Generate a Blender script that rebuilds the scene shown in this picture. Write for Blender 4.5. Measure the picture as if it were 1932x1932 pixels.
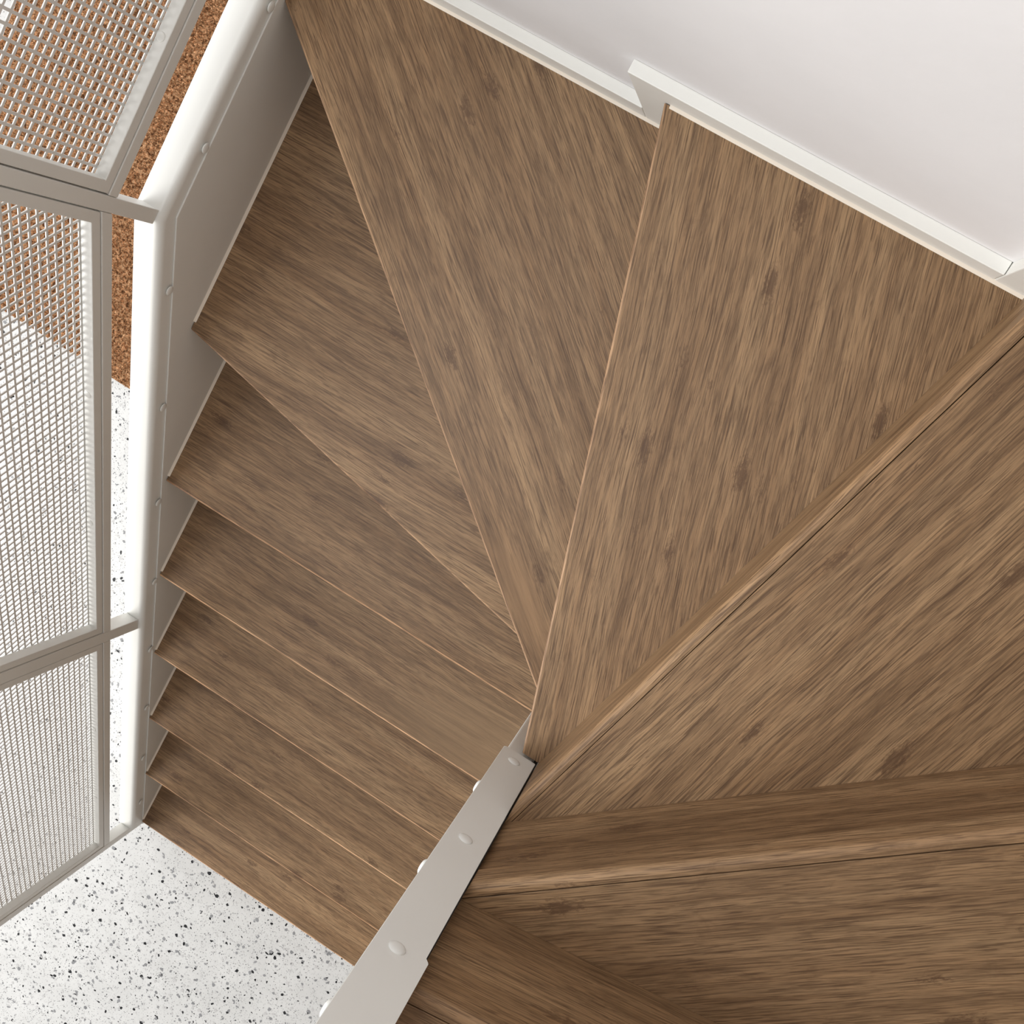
import bpy, bmesh, math, random
from mathutils import Vector, Matrix
random.seed(7)
C = bpy.context.scene.collection
for o in list(bpy.data.objects): bpy.data.objects.remove(o)

# ------------------------------------------------------------------ camera
cd = bpy.data.cameras.new('camera'); cam = bpy.data.objects.new('camera', cd); C.objects.link(cam)
cd.sensor_width = 36.0; cd.lens = 2068.818 / 1932 * 36.0; cd.clip_start = 0.02
RX = Vector((0.84812385, 0.48473966, -0.21380691))      # image right
RD = Vector((0.51499285, -0.84904501, 0.11791915))      # image down
RF = Vector((-0.1243716, -0.21011907, -0.96973279))     # view direction
cam.matrix_world = Matrix((( RX.x, -RD.x, -RF.x, 0.87421), (RX.y, -RD.y, -RF.y, 2.02112),
                           (RX.z, -RD.z, -RF.z, 3.02492), (0, 0, 0, 1)))
bpy.context.scene.camera = cam

# ------------------------------------------------------------------ light and exposure
sc = bpy.context.scene
sc.view_settings.view_transform = 'Standard'; sc.view_settings.look = 'None'
sc.view_settings.gamma = 1.0; sc.view_settings.use_curve_mapping = False
sc.view_settings.exposure = 0.44
w = bpy.data.worlds.new('world'); sc.world = w; w.use_nodes = True
bg = w.node_tree.nodes['Background']
bg.inputs[0].default_value = (0.93, 0.97, 1.0, 1); bg.inputs[1].default_value = 0.2
def area(name, loc, target, sx, sy, power, col=(1, 1, 1)):
    ld = bpy.data.lights.new(name, 'AREA'); ld.shape = 'RECTANGLE'; ld.size = sx; ld.size_y = sy
    ld.energy = power; ld.color = col
    o = bpy.data.objects.new(name, ld); C.objects.link(o); o.location = loc
    o.rotation_euler = (Vector(target) - Vector(loc)).to_track_quat('-Z', 'Y').to_euler()
    return o
area('window_daylight', (-3.6, -2.6, 3.0), (0.2, 1.0, 0.9), 3.0, 2.6, 248, (1.0, 0.985, 0.96))
area('roof_daylight', (-0.9, 0.7, 5.2), (-0.6, 0.8, 0.0), 1.6, 2.6, 80, (0.94, 0.975, 1.0))

# ------------------------------------------------------------------ materials
def mat(name):
    m = bpy.data.materials.new(name); m.use_nodes = True
    nt = m.node_tree; return m, nt, nt.nodes['Principled BSDF']
def N(nt, t, **kw):
    n = nt.nodes.new(t)
    for k, v in kw.items(): setattr(n, k, v)
    return n
def ramp(nt, fac, stops, interp='LINEAR'):
    r = N(nt, 'ShaderNodeValToRGB'); r.color_ramp.interpolation = interp
    e = r.color_ramp.elements
    while len(e) < len(stops): e.new(0.5)
    for i, (p, c) in enumerate(stops):
        e[i].position = p; e[i].color = c if len(c) == 4 else (*c, 1)
    nt.links.new(fac, r.inputs[0]); return r
def mix(nt, fac, a, b, blend='MIX'):
    n = N(nt, 'ShaderNodeMix', data_type='RGBA', blend_type=blend)
    for i, v in ((0, fac), (6, a), (7, b)):
        if isinstance(v, (int, float)): n.inputs[i].default_value = v
        elif isinstance(v, tuple): n.inputs[i].default_value = (*v, 1) if len(v) == 3 else v
        else: nt.links.new(v, n.inputs[i])
    return n.outputs[2]
def noise(nt, vec, scale, detail=3, rough=0.5, dist=0.0, vscale=None):
    if vscale:
        mp = N(nt, 'ShaderNodeMapping'); mp.inputs['Scale'].default_value = vscale
        nt.links.new(vec, mp.inputs[0]); vec = mp.outputs[0]
    n = N(nt, 'ShaderNodeTexNoise'); n.inputs['Scale'].default_value = scale
    n.inputs['Detail'].default_value = detail; n.inputs['Roughness'].default_value = rough
    n.inputs['Distortion'].default_value = dist
    nt.links.new(vec, n.inputs['Vector']); return n.outputs[0]

def wood(name, tint=1.0, patch=None):
    m, nt, b = mat(name); L = nt.links
    tc = N(nt, 'ShaderNodeTexCoord'); oi = N(nt, 'ShaderNodeAttribute', attribute_type='OBJECT', attribute_name='seed')
    mul = N(nt, 'ShaderNodeVectorMath', operation='SCALE'); mul.inputs[0].default_value = (3.7, 5.1, 2.3)
    L.new(oi.outputs['Fac'], mul.inputs['Scale'])
    add = N(nt, 'ShaderNodeVectorMath', operation='ADD')
    L.new(tc.outputs['Object'], add.inputs[0]); L.new(mul.outputs[0], add.inputs[1])
    v = add.outputs[0]
    wob = noise(nt, v, 1.0, 2, 0.5, 0, (3.0, 9.0, 9.0))
    wv = N(nt, 'ShaderNodeCombineXYZ'); 
    ws = N(nt, 'ShaderNodeMath', operation='MULTIPLY'); L.new(wob, ws.inputs[0]); ws.inputs[1].default_value = 0.02
    L.new(ws.outputs[0], wv.inputs[1])
    add2 = N(nt, 'ShaderNodeVectorMath', operation='ADD'); L.new(v, add2.inputs[0]); L.new(wv.outputs[0], add2.inputs[1])
    v = add2.outputs[0]
    streak = noise(nt, v, 1.0, 3, 0.55, 0.1, (1.3, 27.0, 27.0))
    strand = noise(nt, v, 1.0, 3, 0.6, 0.15, (4.0, 85.0, 85.0))
    fibre = noise(nt, v, 1.0, 3, 0.6, 0.25, (24.0, 620.0, 620.0))
    dash = noise(nt, v, 1.0, 2, 0.55, 0.5, (17.0, 560.0, 560.0))
    blot = noise(nt, v, 1.0, 6, 0.72, 0.6, (16.0, 36.0, 36.0))
    base = ramp(nt, streak, [(0.3, (0.185, 0.106, 0.052)), (0.5, (0.25, 0.152, 0.080)), (0.7, (0.31, 0.197, 0.107))])
    s2 = ramp(nt, strand, [(0.3, (0.68, 0.65, 0.62)), (0.5, (1, 1, 1)), (0.7, (1.2, 1.19, 1.17))])
    c = mix(nt, 0.85, base.outputs[0], s2.outputs[0], 'MULTIPLY')
    f2 = ramp(nt, fibre, [(0.38, (0.6, 0.57, 0.54)), (0.5, (1, 1, 1)), (0.6, (1.24, 1.23, 1.21))])
    c = mix(nt, 0.8, c, f2.outputs[0], 'MULTIPLY')
    d2 = ramp(nt, dash, [(0.56, (0, 0, 0)), (0.605, (1, 1, 1))])
    c = mix(nt, d2.outputs[0], c, mix(nt, 0.62, c, (0.075, 0.038, 0.018)))
    k2 = ramp(nt, blot, [(0.56, (0, 0, 0)), (0.72, (0.62, 0.62, 0.62))])
    c = mix(nt, k2.outputs[0], c, mix(nt, 0.7, c, (0.10, 0.053, 0.025)))
    # bamboo nodes: small dark knots lying across the strands
    mp = N(nt, 'ShaderNodeMapping'); mp.inputs['Scale'].default_value = (9.0, 26.0, 26.0); L.new(v, mp.inputs[0])
    vo = N(nt, 'ShaderNodeTexVoronoi'); vo.inputs['Scale'].default_value = 1.0; L.new(mp.outputs[0], vo.inputs['Vector'])
    sp = N(nt, 'ShaderNodeSeparateColor'); L.new(vo.outputs['Color'], sp.inputs[0])
    pk = N(nt, 'ShaderNodeMath', operation='GREATER_THAN'); L.new(sp.outputs[0], pk.inputs[0]); pk.inputs[1].default_value = 0.66
    nz = N(nt, 'ShaderNodeMath', operation='MULTIPLY_ADD'); L.new(noise(nt, v, 1.0, 3, 0.7, 0.5, (110.0, 260.0, 260.0)), nz.inputs[0]); nz.inputs[1].default_value = 0.62; L.new(vo.outputs['Distance'], nz.inputs[2])
    kr = ramp(nt, nz.outputs[0], [(0.42, (0.95,) * 3), (0.56, (0, 0, 0))])
    km = N(nt, 'ShaderNodeMath', operation='MULTIPLY'); L.new(kr.outputs[0], km.inputs[0]); L.new(pk.outputs[0], km.inputs[1])
    c = mix(nt, km.outputs[0], c, mix(nt, 0.75, c, (0.085, 0.042, 0.02)))
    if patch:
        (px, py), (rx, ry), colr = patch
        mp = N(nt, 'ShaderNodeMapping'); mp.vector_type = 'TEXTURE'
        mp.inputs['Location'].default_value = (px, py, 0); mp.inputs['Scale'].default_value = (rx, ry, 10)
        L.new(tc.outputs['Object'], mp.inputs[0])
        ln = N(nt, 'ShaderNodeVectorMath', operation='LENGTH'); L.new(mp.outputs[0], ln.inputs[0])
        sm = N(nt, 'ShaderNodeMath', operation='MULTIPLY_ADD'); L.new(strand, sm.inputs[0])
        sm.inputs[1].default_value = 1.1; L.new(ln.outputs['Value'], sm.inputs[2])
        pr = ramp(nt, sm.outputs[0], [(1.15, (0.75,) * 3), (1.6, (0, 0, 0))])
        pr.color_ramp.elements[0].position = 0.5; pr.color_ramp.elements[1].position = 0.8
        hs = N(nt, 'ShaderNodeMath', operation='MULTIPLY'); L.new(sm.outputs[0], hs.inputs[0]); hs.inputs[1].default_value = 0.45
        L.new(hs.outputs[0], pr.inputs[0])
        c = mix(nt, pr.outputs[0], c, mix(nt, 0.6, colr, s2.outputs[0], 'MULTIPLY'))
    c = mix(nt, 1.0, c, (tint, tint * 0.99, tint * (0.965 if tint < 1.3 else 1.05)), 'MULTIPLY')
    L.new(c, b.inputs['Base Color'])
    b.inputs['Roughness'].default_value = 0.5
    b.inputs['Specular IOR Level'].default_value = 0.35
    bp = N(nt, 'ShaderNodeBump'); bp.inputs['Strength'].default_value = 0.35; bp.inputs['Distance'].default_value = 0.0008
    L.new(fibre, bp.inputs['Height']); L.new(bp.outputs[0], b.inputs['Normal'])
    return m
WOOD = wood('strand_bamboo')
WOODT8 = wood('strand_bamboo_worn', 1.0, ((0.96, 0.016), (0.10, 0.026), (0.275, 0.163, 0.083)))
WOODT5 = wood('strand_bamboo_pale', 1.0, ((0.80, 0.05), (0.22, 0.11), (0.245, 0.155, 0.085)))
LIP = wood('bamboo_edge', 1.05)
ARRIS = wood('bamboo_raw_lit_arris', 1.6)  # raw edge wood, tinted brighter as painted window light on the arris
ARRIS3 = wood('bamboo_bright_lit_arris', 2.5)  # strongest tint: the light line on the lower noses, put into the colour
ARRIS2 = wood('bamboo_lit_round_edge', 1.2)  # slight tint: light on the rounded upper noses, put into the colour

def plain(name, col, rough=0.4, bump=0.0, bscale=60, spec=0.4, var=0.03):
    m, nt, b = mat(name); L = nt.links
    tc = N(nt, 'ShaderNodeTexCoord')
    n = noise(nt, tc.outputs['Object'], 3.0, 4, 0.6)
    r = ramp(nt, n, [(0.3, tuple(x * (1 - var) for x in col)), (0.7, tuple(min(1, x * (1 + var)) for x in col))])
    L.new(r.outputs[0], b.inputs['Base Color'])
    b.inputs['Roughness'].default_value = rough; b.inputs['Specular IOR Level'].default_value = spec
    if bump:
        n2 = noise(nt, tc.outputs['Object'], bscale, 4, 0.6)
        bp = N(nt, 'ShaderNodeBump'); bp.inputs['Strength'].default_value = bump; bp.inputs['Distance'].default_value = 0.002
        L.new(n2, bp.inputs['Height']); L.new(bp.outputs[0], b.inputs['Normal'])
    return m
STEEL = plain('white_painted_steel', (0.79, 0.785, 0.75), 0.38, 0.06, 45)
SHEET = plain('white_sheet', (0.78, 0.77, 0.745), 0.42)
TAUPE = plain('low_bounce_taupe', (0.26, 0.205, 0.16), 0.8)  # dark colour made up for the unseen wall, to cut its bounced light
WALL = plain('white_wall_paint', (0.84, 0.825, 0.83), 0.75, 0.12, 60)
SKIRT = plain('ivory_skirting_paint', (0.83, 0.82, 0.775), 0.4, 0.05, 80)
CAULK = plain('cream_sealant', (0.82, 0.74, 0.63), 0.5)
GAP = plain('gap_shade_black', (0.03, 0.027, 0.024), 0.8)  # near-black that paints the shade of an open gap
CHIPB = plain('black_marble', (0.022, 0.022, 0.024), 0.3)
CHIPG = plain('grey_marble', (0.26, 0.26, 0.265), 0.3, var=0.25)
CHIPL = plain('pale_marble', (0.56, 0.55, 0.54), 0.3, var=0.12)

def terrazzo():
    m, nt, b = mat('white_terrazzo'); L = nt.links
    tc = N(nt, 'ShaderNodeTexCoord'); v = tc.outputs['Object']
    c = ramp(nt, noise(nt, v, 9, 4, 0.6), [(0.35, (0.60, 0.595, 0.58)), (0.65, (0.66, 0.655, 0.64))]).outputs[0]
    for sc_, lo, hi, col in ((150, 0.80, 0.30, (0.55, 0.54, 0.53)), (230, 0.86, 0.34, (0.12, 0.12, 0.125)), (330, 0.82, 0.34, (0.36, 0.355, 0.35))):
        vo = N(nt, 'ShaderNodeTexVoronoi'); vo.inputs['Scale'].default_value = sc_; L.new(v, vo.inputs['Vector'])
        sep = N(nt, 'ShaderNodeSeparateColor'); L.new(vo.outputs['Color'], sep.inputs[0])
        pick = N(nt, 'ShaderNodeMath', operation='GREATER_THAN'); L.new(sep.outputs[0], pick.inputs[0]); pick.inputs[1].default_value = lo
        near = N(nt, 'ShaderNodeMath', operation='LESS_THAN'); L.new(vo.outputs['Distance'], near.inputs[0]); near.inputs[1].default_value = hi
        a = N(nt, 'ShaderNodeMath', operation='MULTIPLY'); L.new(pick.outputs[0], a.inputs[0]); L.new(near.outputs[0], a.inputs[1])
        c = mix(nt, a.outputs[0], c, col)
    L.new(c, b.inputs['Base Color']); b.inputs['Roughness'].default_value = 0.33
    return m
TERR = terrazzo()

def rugm(name, k):
    m, nt, b = mat(name); L = nt.links
    tc = N(nt, 'ShaderNodeTexCoord'); v = tc.outputs['Object']
    r = ramp(nt, noise(nt, v, 110, 2, 0.7, 0.8), [(0.36, (0.10 * k, 0.045 * k, 0.02 * k)), (0.5, (0.33 * k, 0.168 * k, 0.080 * k)), (0.64, (0.60 * k, 0.36 * k, 0.20 * k))])
    L.new(r.outputs[0], b.inputs['Base Color']); b.inputs['Roughness'].default_value = 0.95
    b.inputs['Specular IOR Level'].default_value = 0.1
    return m
RUG = rugm('rust_brown_wool', 0.7); PILE = rugm('rust_brown_pile', 1.45)

# ------------------------------------------------------------------ helpers
def obj(name, bm, m, parent=None, mw=None, smooth=False):
    me = bpy.data.meshes.new(name)
    bmesh.ops.recalc_face_normals(bm, faces=bm.faces)
    bm.to_mesh(me); bm.free()
    for mm in (m if isinstance(m, (list, tuple)) else [m]): me.materials.append(mm)
    if smooth:
        for p in me.polygons: p.use_smooth = True
    o = bpy.data.objects.new(name, me); C.objects.link(o)
    if mw is not None:
        me.transform(mw.inverted())
        o.matrix_world = mw
    if parent:
        o.parent = parent
        if mw is not None:
            bpy_par = par_world(parent)
            o.matrix_basis = bpy_par.inverted() @ mw
        else:
            o.matrix_parent_inverse = Matrix.Identity(4)
            o.matrix_basis = par_world(parent).inverted()
    return o
def par_world(o):
    mtx = o.matrix_basis.copy()
    while o.parent: o = o.parent; mtx = o.matrix_basis @ mtx
    return mtx
def tag(o, label=None, cat=None, group=None, kind=None):
    for k, v in (('label', label), ('category', cat), ('group', group), ('kind', kind)):
        if v: o[k] = v
    return o
def thing(name, loc, label, cat):
    o = bpy.data.objects.new(name, None); o.empty_display_size = 0.1; o.location = loc; C.objects.link(o)
    return tag(o, label, cat)
def box(bm, a, b):
    vs = [bm.verts.new((x, y, z)) for x in (a[0], b[0]) for y in (a[1], b[1]) for z in (a[2], b[2])]
    fs = [bm.faces.new([vs[i] for i in f]) for f in ((0, 1, 3, 2), (4, 6, 7, 5), (0, 4, 5, 1), (2, 3, 7, 6), (0, 2, 6, 4), (1, 5, 7, 3))]
    return vs, fs
def boxm(a, b, bev=0.0, seg=2):
    bm = bmesh.new(); box(bm, a, b)
    if bev: bmesh.ops.bevel(bm, geom=bm.edges[:], offset=bev, segments=seg, profile=0.5, affect='EDGES')
    return bm
def prism(poly, lo, hi, axis=2, bev=0.0, seg=1):
    """poly of 2-D points swept between lo and hi along axis (0: y,z polygon  1: x,z polygon  2: x,y polygon)"""
    def P(p, h):
        return (h, p[0], p[1]) if axis == 0 else (p[0], h, p[1]) if axis == 1 else (p[0], p[1], h)
    bm = bmesh.new()
    a = [bm.verts.new(P(p, lo)) for p in poly]; b = [bm.verts.new(P(p, hi)) for p in poly]
    bm.faces.new(a); bm.faces.new(list(reversed(b)))
    n = len(poly)
    for i in range(n): bm.faces.new((a[i], b[i], b[(i + 1) % n], a[(i + 1) % n]))
    if bev: bmesh.ops.bevel(bm, geom=bm.edges[:], offset=bev, segments=seg, profile=0.5, affect='EDGES')
    return bm
def lineX(p, d, q, e):
    """intersection of p+t d and q+s e in the plane"""
    det = d[0] * (-e[1]) + e[0] * d[1]
    t = ((q[0] - p[0]) * (-e[1]) + e[0] * (q[1] - p[1])) / det
    return (p[0] + t * d[0], p[1] + t * d[1])
def strip(poly, prof, closed=True):
    """profile of (inset, z) points run along the first edge of poly, its ends cut along the neighbouring edges"""
    a, b = Vector(poly[0]), Vector(poly[1]); d = (b - a).normalized()
    cen = sum((Vector(p) for p in poly), Vector((0, 0))) / len(poly)
    n = Vector((-d.y, d.x)); n = n if (cen - a).dot(n) > 0 else -n
    ea = Vector(poly[-1]) - a; eb = Vector(poly[2]) - b
    bm = bmesh.new(); A = []; B = []
    for ins, z in prof:
        p = a + n * ins
        A.append(bm.verts.new((*lineX(p, d, a, ea), z))); B.append(bm.verts.new((*lineX(p, d, b, eb), z)))
    m = len(prof)
    for i in range(m): bm.faces.new((A[i], A[(i + 1) % m], B[(i + 1) % m], B[i]))
    bm.faces.new(A); bm.faces.new(list(reversed(B)))
    return bm
def frame_along(p, ang, z):
    return Matrix.Translation((p[0], p[1], z)) @ Matrix.Rotation(ang, 4, 'Z')

# ------------------------------------------------------------------ setting
H8, R = 1.44, 0.18
tag(obj('floor', boxm((-5, -5, -0.1), (3, 4, 0)), TERR), kind='structure')
tag(obj('wall_back', boxm((-5, 2.2735, 0), (1.9, 2.4, 5)), WALL), kind='structure')
tag(obj('wall_right', boxm((1.79, -1.5, 0), (1.9, 2.2735, 5)), TAUPE), kind='structure')
tag(obj('ceiling', boxm((0.2, -1.5, 4.8), (1.9, 2.4, 4.95)), WALL), kind='structure')
SK = (2.2565, 2.2735)
def skirt(poly):
    return tag(obj('baseboard_back', prism(poly, SK[0], SK[1], 1, 0.0012, 2), SKIRT), kind='structure')
skirt([(0.001, 1.441), (0.5598, 1.441), (0.5598, 1.497), (0.001, 1.497)])
skirt([(0.5606, 1.441), (0.66, 1.441), (0.66, 1.58), (1.0533, 1.58), (1.0533, 1.678), (0.5606, 1.678)])
skirt([(1.0541, 1.621), (1.15, 1.621), (1.15, 1.76), (1.7885, 1.76), (1.7885, 1.858), (1.0541, 1.858)])

# ------------------------------------------------------------------ staircase
stair = thing('staircase', (0, 0, 0), 'winding staircase of brown bamboo treads between a white steel stringer and newel post', 'staircase')
TH = 0.04; LW = 0.0135; GAPW = 0.0
def arc(cx, cz, r, a0, a1, n):
    return [(cx + r * math.cos(math.radians(a0 + (a1 - a0) * i / n)), cz + r * math.sin(math.radians(a0 + (a1 - a0) * i / n))) for i in range(n + 1)]
SEED = [0.0]
def make_tread(k, poly, grain=None, m=WOOD, riser_to=None, riser_in=0.006):
    z = k * R
    a, b = Vector(poly[0]), Vector(poly[1]); d = (b - a).normalized()
    cen = sum((Vector(p) for p in poly), Vector((0, 0))) / len(poly)
    n = Vector((-d.y, d.x)); n = n if (cen - a).dot(n) > 0 else -n
    nose_ang = math.atan2(d.y, d.x)
    g = nose_ang if grain is None else math.radians(grain)
    ea = Vector(poly[-1]) - a; eb = Vector(poly[2]) - b
    gw = GAPW if k < 10 else 0.0012
    p = a + n * (LW + gw)
    bp = [lineX(p, d, a, ea), lineX(p, d, b, eb)] + list(poly[2:])
    t = obj('tread', prism(bp, z - TH, z, 2, 0.0 if k < 10 else 0.0006), m, stair, frame_along(bp[0], g, z))
    SEED[0] += 0.137; t['seed'] = SEED[0]
    r = 0.004 if k < 7 else 0.003 if k < 10 else 0.009
    prof = [(LW, z), ] + arc(r, z - r, r, 90, 180, 5) + arc(0.004, z - TH + 0.004, 0.004, 180, 270, 2) + [(LW, z - TH)]
    ch_ = 0.00001 if k < 10 else 0.0003
    prof.insert(0, (LW, z - ch_)); prof[1] = (LW - ch_, z)
    ns = obj('nosing', strip(poly, prof), [m if k < 10 else LIP, ARRIS3 if k < 7 else ARRIS if k < 10 else ARRIS2], t, frame_along(bp[0], g, z) if k < 10 else frame_along(poly[0], nose_ang, z))
    ns['seed'] = SEED[0]
    for i in range(2, 6): ns.data.polygons[i].material_index = 1
    z0 = (k - 1) * R if riser_to is None else riser_to
    rs = obj('riser', strip(poly, [(riser_in, z0 + 0.0004), (riser_in, z - TH - 0.0004), (riser_in + 0.014, z - TH - 0.0004), (riser_in + 0.014, z0 + 0.0004)]), WOOD, t, frame_along(poly[0], nose_ang, z))
    rs['seed'] = SEED[0] + 0.07
    return t
X0, X1, G, Y0 = 0.0012, 0.842, 0.25854, 0.0031
def bead(t, p, q, z, n):
    """thin bead of sealant along p-q where a tread meets a wall or stringer; n points into the tread"""
    p, q, n = Vector(p), Vector(q), Vector(n).normalized() * 0.0042
    bm = bmesh.new()
    rows = []
    for s in (p, q):
        rows.append([bm.verts.new((*(s + n * f), z + h)) for f, h in ((-0.25, -0.001), (1.0, 0.0002), (0.5, 0.0016), (-0.25, 0.0045))])
    for i in range(4): bm.faces.new((rows[0][i], rows[0][(i + 1) % 4], rows[1][(i + 1) % 4], rows[1][i]))
    bm.faces.new(rows[0]); bm.faces.new(list(reversed(rows[1])))
    obj('sealant_bead', bm, CAULK, t)
for k in range(1, 7):
    y = Y0 - 0.003 + (k - 1) * G
    if k < 6: poly = [(X0, y), (X1, y), (X1, y + G + 0.02), (X0, y + G + 0.02)]
    else: poly = [(X0, y), (X1, y), (X1, 1.47), (X0, 1.645)]
    t = make_tread(k, poly, m=WOODT5 if k == 5 else WOOD, riser_in=0.012)
    bead(t, (0.0, y + 0.012), (0.0, y + G if k < 6 else 1.62), k * R, (1, 0))
t = make_tread(7, [(X0, 1.6200), (0.8462, 1.4437), (0.8462, 1.475), (X0, 2.195)], grain=0)
bead(t, (0, 1.635), (0, 2.17), 7 * R, (1, 0))
t = make_tread(8, [(X0, 2.1580), (0.8585, 1.4452), (0.8630, 1.4480), (0.640, 2.2555), (X0, 2.2555)], m=WOODT8)
bead(t, (0.03, 2.2565), (0.62, 2.2565), 8 * R, (0, -1))
t = make_tread(9, [(0.6065, 2.2555), (0.8690, 1.4390), (0.8885, 1.4390), (0.8985, 1.4390), (1.1150, 2.2555)])
bead(t, (0.615, 2.2565), (1.10, 2.2565), 9 * R, (0, -1))
t = make_tread(10, [(1.0880, 2.2555), (0.8948, 1.4625), (0.8948, 1.4200), (1.7880, 2.2050), (1.7880, 2.2555)])
t = make_tread(11, [(1.7880, 2.2220), (0.8948, 1.4345), (0.8948, 1.4050), (1.7880, 1.5420)])
t = make_tread(12, [(1.7880, 1.5570), (0.8948, 1.4205), (0.8948, 1.1500), (1.7880, 1.1700)])
for k in range(13, 17):
    y = 1.17 - (k - 13) * G
    make_tread(k, [(1.7880, y), (0.8948, y), (0.8948, y - G - 0.02), (1.7880, y - G - 0.02)], riser_in=0.012)

# outer stringer: folded steel channel with a rounded top, a side plate and a row of bolts
def topz(y): return 1.487 if y >= 1.787 else 0.2235 + 0.707 * y
bm = prism([(-0.019, 0.0), (0.22, 0.0), (1.80, 1.12), (2.255, 1.12), (2.255, 1.487), (1.787, 1.487), (-0.019, topz(-0.019))], -0.055, -0.003, 0)
bm.edges.ensure_lookup_table()
def top_edges(bm, x):
    r = []
    for e in bm.edges:
        p, q = e.verts[0].co, e.verts[1].co
        if all(abs(v.x - x) < 1e-5 and abs(v.z - topz(v.y)) < 0.003 for v in (p, q)) : r.append(e)
    return r
bmesh.ops.bevel(bm, geom=top_edges(bm, -0.003), offset=0.013, segments=7, profile=0.5, affect='EDGES')
bmesh.ops.bevel(bm, geom=top_edges(bm, -0.055), offset=0.006, segments=4, profile=0.5, affect='EDGES')
outer = obj('outer_stringer', bm, STEEL, stair)
for p in outer.data.polygons: p.use_smooth = True
md = outer.modifiers.new('edges', 'EDGE_SPLIT'); md.split_angle = math.radians(32)
def seamz(y): return 1.456 if y >= 1.802 else 0.1712 + 0.713 * y
obj('side_plate', prism([(-0.019, 0.0), (0.23, 0.0), (1.80, 1.13), (2.255, 1.13), (2.255, 1.456), (1.802, 1.456), (-0.019, seamz(-0.019))], -0.0029, 0.0, 0, 0.0008), STEEL, outer)
def dome(c, ax, r=0.0085, h=0.0026, seg=14):
    """round bolt head, axis ax"""
    bm = bmesh.new(); ax = Vector(ax).normalized()
    u = ax.orthogonal().normalized(); v = ax.cross(u); rings = []
    for rr, hh in ((1.0, -0.1), (1.0, 0.15), (0.9, 0.5), (0.66, 0.82), (0.34, 0.97)):
        rings.append([bm.verts.new(Vector(c) + ax * h * hh + (u * math.cos(2 * math.pi * i / seg) + v * math.sin(2 * math.pi * i / seg)) * r * rr) for i in range(seg)])
    for A, B in zip(rings, rings[1:]):
        for i in range(seg): bm.faces.new((A[i], A[(i + 1) % seg], B[(i + 1) % seg], B[i]))
    bm.faces.new(rings[-1]); bm.faces.new(list(reversed(rings[0])))
    return bm
for y, z in ((1.916, 1.466), (1.684, 1.382), (1.462, 1.224), (1.241, 1.065), (1.019, 0.904), (0.795, 0.747), (0.570, 0.590), (0.346, 0.434), (0.120, 0.274), (2.140, 1.466)):
    obj('bolt', dome((0.0, y, z), (1, 0, 0)), STEEL, outer, smooth=True)

# newel post between the two flights, with its face plate and bolts
bm = boxm((0.8485, 1.384, 0.0), (0.8885, 1.4325, 2.75), 0.003, 2)
post = obj('newel_post', bm, STEEL, stair)
z0, z1 = 1.622, 2.75
bm = prism([(0.8436, z1)] + arc(0.8436 + 0.006, z0 + 0.006, 0.006, 180, 270, 4) + arc(0.8925 - 0.002, z0 + 0.002, 0.002, 270, 360, 2) +
           [(0.8925, 2.134)] + arc(0.8925, 2.139, 0.0046, 290, 360, 4) + [(0.8971, z1)], 1.4328, 1.4362, 1, 0.0006)
obj('face_plate', bm, STEEL, post)
bm = boxm((0.8437, 1.386, 1.622), (0.8480, 1.4325, 2.75), 0.0008, 1)
obj('side_plate', bm, STEEL, post)
for z in (1.654, 1.906, 2.145, 2.40): obj('bolt', dome((0.866, 1.4362, z), (0, 1, 0), 0.0088), STEEL, post, smooth=True)
for y, z in ((1.418, 1.739), (1.418, 1.973), (1.418, 2.24), (1.418, 2.49)): obj('bolt', dome((0.8437, y, z), (-1, 0, 0), 0.0088, 0.0038), STEEL, post, smooth=True)
obj('gap_shade_filler', boxm((0.8887, 1.386, 1.60), (0.8944, 1.4322, 2.16)), GAP, post)  # added dark filler, painting the shade in the gap between post and tread ends
# inner stringers behind the post
obj('inner_stringer', prism([(-0.03, 0.0), (0.3, 0.0), (1.3835, 0.78), (1.3835, 1.17), (-0.03, 0.19)], 0.8465, 0.8865, 0, 0.002), STEEL, stair)
obj('inner_stringer', prism([(1.3835, 1.95), (1.3835, 2.24), (0.15, 3.10), (0.15, 2.81)], 0.8465, 0.8865, 0, 0.002), STEEL, stair)

# ------------------------------------------------------------------ balustrade
bal = thing('balustrade', (-0.03, 0.9, 0.8), 'white steel balustrade of three perforated mesh panels standing on the outer stringer', 'balustrade')
XF, XB = -0.0135, -0.0455
SL = 0.7115
def railb(y): return 1.5985 if y > 1.79 else 1.592 - SL * (1.777 - y)
RH = 0.0215; RS = 0.0265; TOP = 0.78
def bar_yz(poly, x0=XB, x1=XF, bev=0.0015): return prism(poly, x0, x1, 0, bev, 2)
ups = [(-0.046, -0.0195, 0.0), (0.868, 0.8985, topz(0.885)), (1.7795, 1.803, 1.4845), (2.222, 2.246, 1.487)]
for y0, y1, zb in ups:
    t0, t1 = ((railb(y0) + TOP, railb(y1) + TOP) if y1 < 1.79 else (railb(1.795) + TOP,) * 2)
    zb0 = topz(y0) - 0.0005; zb1 = topz(y1) - 0.0005
    if y0 > 1.7: zb0 = zb1 = 1.4868
    obj('upright', bar_yz([(y0, 0.0005 if y0 < 0 else topz(y0) if y0 < 1.7 else 1.4868), (y1, 0.0005 if y0 < 0 else topz(y1) if y0 < 1.7 else 1.4868), (y1, t1), (y0, t0)]), STEEL, bal)
bays = [(ups[0][1], ups[1][0]), (ups[1][1], ups[2][0]), (ups[2][1], ups[3][0])]
def dz(y0): return (RH, 0.0) if y0 > 1.79 else (RS, SL)
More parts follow.
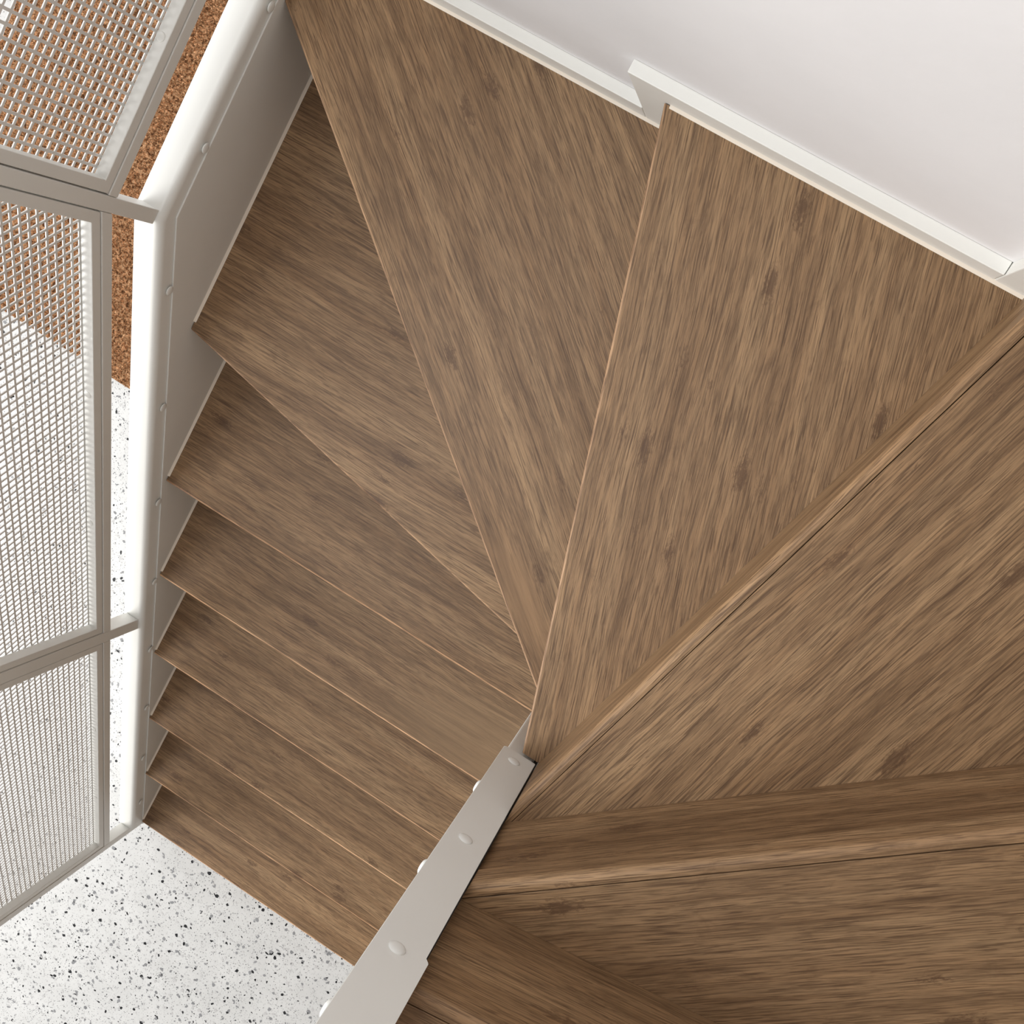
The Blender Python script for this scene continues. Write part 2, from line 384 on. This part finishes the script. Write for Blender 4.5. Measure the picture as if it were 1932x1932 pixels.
for y0, y1 in bays:
    h, s = dz(y0 + 0.001)
    zb = (lambda y: 1.5985) if s == 0 else (lambda y: 1.592 - SL * (1.777 - y))
    e = 0.0004
    obj('bottom_rail', bar_yz([(y0 + e, zb(y0)), (y1 - e, zb(y1)), (y1 - e, zb(y1) + h), (y0 + e, zb(y0) + h)]), STEEL, bal)
    obj('top_rail', bar_yz([(y0 + e, zb(y0) + TOP - h), (y1 - e, zb(y1) + TOP - h), (y1 - e, zb(y1) + TOP), (y0 + e, zb(y0) + TOP)]), STEEL, bal)
    # panel frame: four bars mitred into one ring
    g = 0.0022; fw = 0.0175; fh = fw if s == 0 else fw * math.sqrt(1 + s * s)
    a, b = y0 + g, y1 - g
    lo = lambda y: zb(y) + h + g; hi = lambda y: zb(y) + TOP - h - g
    outp = [(a, lo(a)), (b, lo(b)), (b, hi(b)), (a, hi(a))]
    ai, bi = a + fw, b - fw
    inp = [(ai, lo(ai) + fh), (bi, lo(bi) + fh), (bi, hi(bi) - fh), (ai, hi(ai) - fh)]
    bm = bmesh.new(); xf, xb = XF - 0.001, -0.0345
    V = {}
    for nm, pl in (('o', outp), ('i', inp)):
        for xx in (xf, xb): V[nm, xx] = [bm.verts.new((xx, *p)) for p in pl]
    for i in range(4):
        j = (i + 1) % 4
        bm.faces.new((V['o', xf][i], V['o', xf][j], V['i', xf][j], V['i', xf][i]))
        bm.faces.new((V['o', xb][i], V['i', xb][i], V['i', xb][j], V['o', xb][j]))
        bm.faces.new((V['o', xf][i], V['o', xb][i], V['o', xb][j], V['o', xf][j]))
        bm.faces.new((V['i', xf][i], V['i', xf][j], V['i', xb][j], V['i', xb][i]))
    bmesh.ops.bevel(bm, geom=bm.edges[:], offset=0.0012, segments=2, profile=0.5, affect='EDGES')
    pan = obj('mesh_panel', bm, STEEL, bal)
    # perforated sheet: square holes on a 15.1 mm grid laid along the rail
    PIT, HOLE, TK = 0.0151, 0.0112, 0.0018
    xs0, xs1 = -0.0372, -0.0372 + TK
    th = math.atan(s); du = Vector((math.cos(th), math.sin(th))); dv = Vector((-du.y, du.x))
    org = Vector((bi, inp[1][1]))
    q = [Vector(p) - org for p in outp]
    u0 = min(p.dot(du) for p in q); u1 = max(p.dot(du) for p in q); v0 = min(p.dot(dv) for p in q); v1 = max(p.dot(dv) for p in q)
    def inside(p, pad):
        if not (a - pad <= p.x <= b + pad): return False
        return lo(p.x) - pad <= p.y <= hi(p.x) + pad
    bm = bmesh.new(); cache = {}
    def vert(i, j, sd):
        key = (i, j, sd)
        if key not in cache:
            uu = (i // 2) * PIT + (HOLE if i % 2 else 0); vv = (j // 2) * PIT + (HOLE if j % 2 else 0)
            p = org + du * (uu - 0.006) + dv * (vv + (0.003 if s == 0 else 0.002))
            cache[key] = (bm.verts.new((xs1 if sd else xs0, p.x, p.y)), p)
        return cache[key]
    cells = set()
    for i in range(int(u0 / PIT) * 2 - 3, int(u1 / PIT) * 2 + 4):
        for j in range(int(v0 / PIT) * 2 - 3, int(v1 / PIT) * 2 + 4):
            if i % 2 == 0 and j % 2 == 0: continue
            uu = (i // 2) * PIT + (HOLE if i % 2 else 0); vv = (j // 2) * PIT + (HOLE if j % 2 else 0)
            p = org + du * uu + dv * vv
            if inside(p, 0.012): cells.add((i, j))
    for i, j in cells:
        c4 = [(i, j), (i + 1, j), (i + 1, j + 1), (i, j + 1)]
        bm.faces.new([vert(*c, 1)[0] for c in c4]); bm.faces.new([vert(*c, 0)[0] for c in reversed(c4)])
        for (c, d, nb) in ((c4[0], c4[1], (i, j - 1)), (c4[1], c4[2], (i + 1, j)), (c4[2], c4[3], (i, j + 1)), (c4[3], c4[0], (i - 1, j))):
            if nb not in cells: bm.faces.new((vert(*c, 1)[0], vert(*c, 0)[0], vert(*d, 0)[0], vert(*d, 1)[0]))
    ins = 0.004
    ns = Vector((0, -s, 1)).normalized()
    for co, no in (((0, a + ins, 0), (0, -1, 0)), ((0, b - ins, 0), (0, 1, 0)), ((0, a, lo(a) + ins), -ns), ((0, a, hi(a) - ins), ns)):
        bmesh.ops.bisect_plane(bm, geom=bm.verts[:] + bm.edges[:] + bm.faces[:], plane_co=co, plane_no=no, clear_outer=True)
    obj('perforated_sheet', bm, SHEET, pan)
    # round screw caps on the inner face of the lower frame bar
    nrm = Vector((0, -s, 1)).normalized()
    for yy in [c for c in (2.025, 1.477, 1.203, 0.556, 0.251) if ai < c < bi]:
        obj('screw_cap', dome((-0.027, yy, lo(yy) + fh), nrm, 0.0072, 0.001), STEEL, pan, smooth=True)

# ------------------------------------------------------------------ terrazzo chips, ground flush with the floor
fl = bpy.data.objects['floor']
bm = bmesh.new(); rnd = random.Random(3); placed = 0
def chip(x, y, r, mi):
    n = rnd.choice((4, 5, 5, 6, 7)); ph = rnd.random() * 6.28; st = rnd.uniform(0.42, 1.0); ro = rnd.random() * 6.28
    vs = []
    for i in range(n):
        an = ph + (i + rnd.uniform(-0.25, 0.25)) * 2 * math.pi / n; rr = r * rnd.uniform(0.8, 1.15)
        px, py = rr * math.cos(an), rr * st * math.sin(an)
        vs.append(bm.verts.new((x + px * math.cos(ro) - py * math.sin(ro), y + px * math.sin(ro) + py * math.cos(ro), 0.0003 + 0.0001 * mi)))
    f = bm.faces.new(vs); f.material_index = mi
    if f.calc_area() < 0: pass
XA, XBb, YA, YB = -2.2, 1.2, -1.1, 1.2
AR = (XBb - XA) * (YB - YA)
def scatter(dens, sizes, mi):
    for _ in range(int(AR * dens)): chip(rnd.uniform(XA, XBb), rnd.uniform(YA, YB), rnd.choice(sizes) / 1000, mi)
scatter(1100, (2.0, 2.4, 3.0, 3.8, 4.6, 5.6, 6.6), 2)
scatter(1150, (1.4, 1.8, 2.2, 2.7, 3.4, 4.2, 5.2, 6.2, 7.2), 1)
scatter(900, (1.1, 1.4, 1.7, 2.0, 2.5, 3.0, 3.7, 4.6, 5.7, 7.0), 0)
ch = obj('terrazzo_chips', bm, [CHIPB, CHIPG, CHIPL], fl); ch['kind'] = 'stuff'
for p in ch.data.polygons:
    if p.normal.z < 0: p.flip()

# ------------------------------------------------------------------ rug
rug = thing('rug', (-0.8, 1.65, 0), 'rust brown looped rug on the terrazzo beside the stairs', 'rug')
RA, RB = (-1.555, 1.078), (0.10, 2.26)
obj('backing', boxm((RA[0], RA[1], 0.0006), (RB[0], RB[1], 0.009), 0.002, 1), RUG, rug)
vs, fs = [], []
st = 0.0074
nx, ny = int((RB[0] - RA[0]) / st), int((RB[1] - RA[1]) / st)
rr = random.Random(5)
for i in range(nx):
    for j in range(ny):
        x = RA[0] + (i + 0.5 + rr.uniform(-0.4, 0.4)) * st; y = RA[1] + (j + 0.5 + rr.uniform(-0.4, 0.4)) * st
        an = rr.random() * 3.1416; l = rr.uniform(0.0035, 0.0058); wd = rr.uniform(0.0016, 0.0026); h = rr.uniform(0.010, 0.0165)
        cx, sx = math.cos(an), math.sin(an); k = len(vs)
        vs += [(x + cx * l, y + sx * l, 0.0085), (x - sx * wd, y + cx * wd, 0.0085), (x - cx * l, y - sx * l, 0.0085), (x + sx * wd, y - cx * wd, 0.0085),
               (x + cx * l * 0.35 - sx * wd * 0.2, y + sx * l * 0.35 + cx * wd * 0.2, h), (x - cx * l * 0.35, y - sx * l * 0.35, h)]
        fs += [(k, k + 1, k + 4), (k + 1, k + 5, k + 4), (k + 1, k + 2, k + 5), (k + 2, k + 3, k + 5), (k + 3, k + 4, k + 5), (k + 3, k, k + 4)]
me = bpy.data.meshes.new('pile'); me.from_pydata(vs, [], fs); me.materials.append(PILE)
pile = bpy.data.objects.new('pile', me); C.objects.link(pile); pile.parent = rug
pile.location = (0.8, -1.65, 0); pile['kind'] = 'stuff'
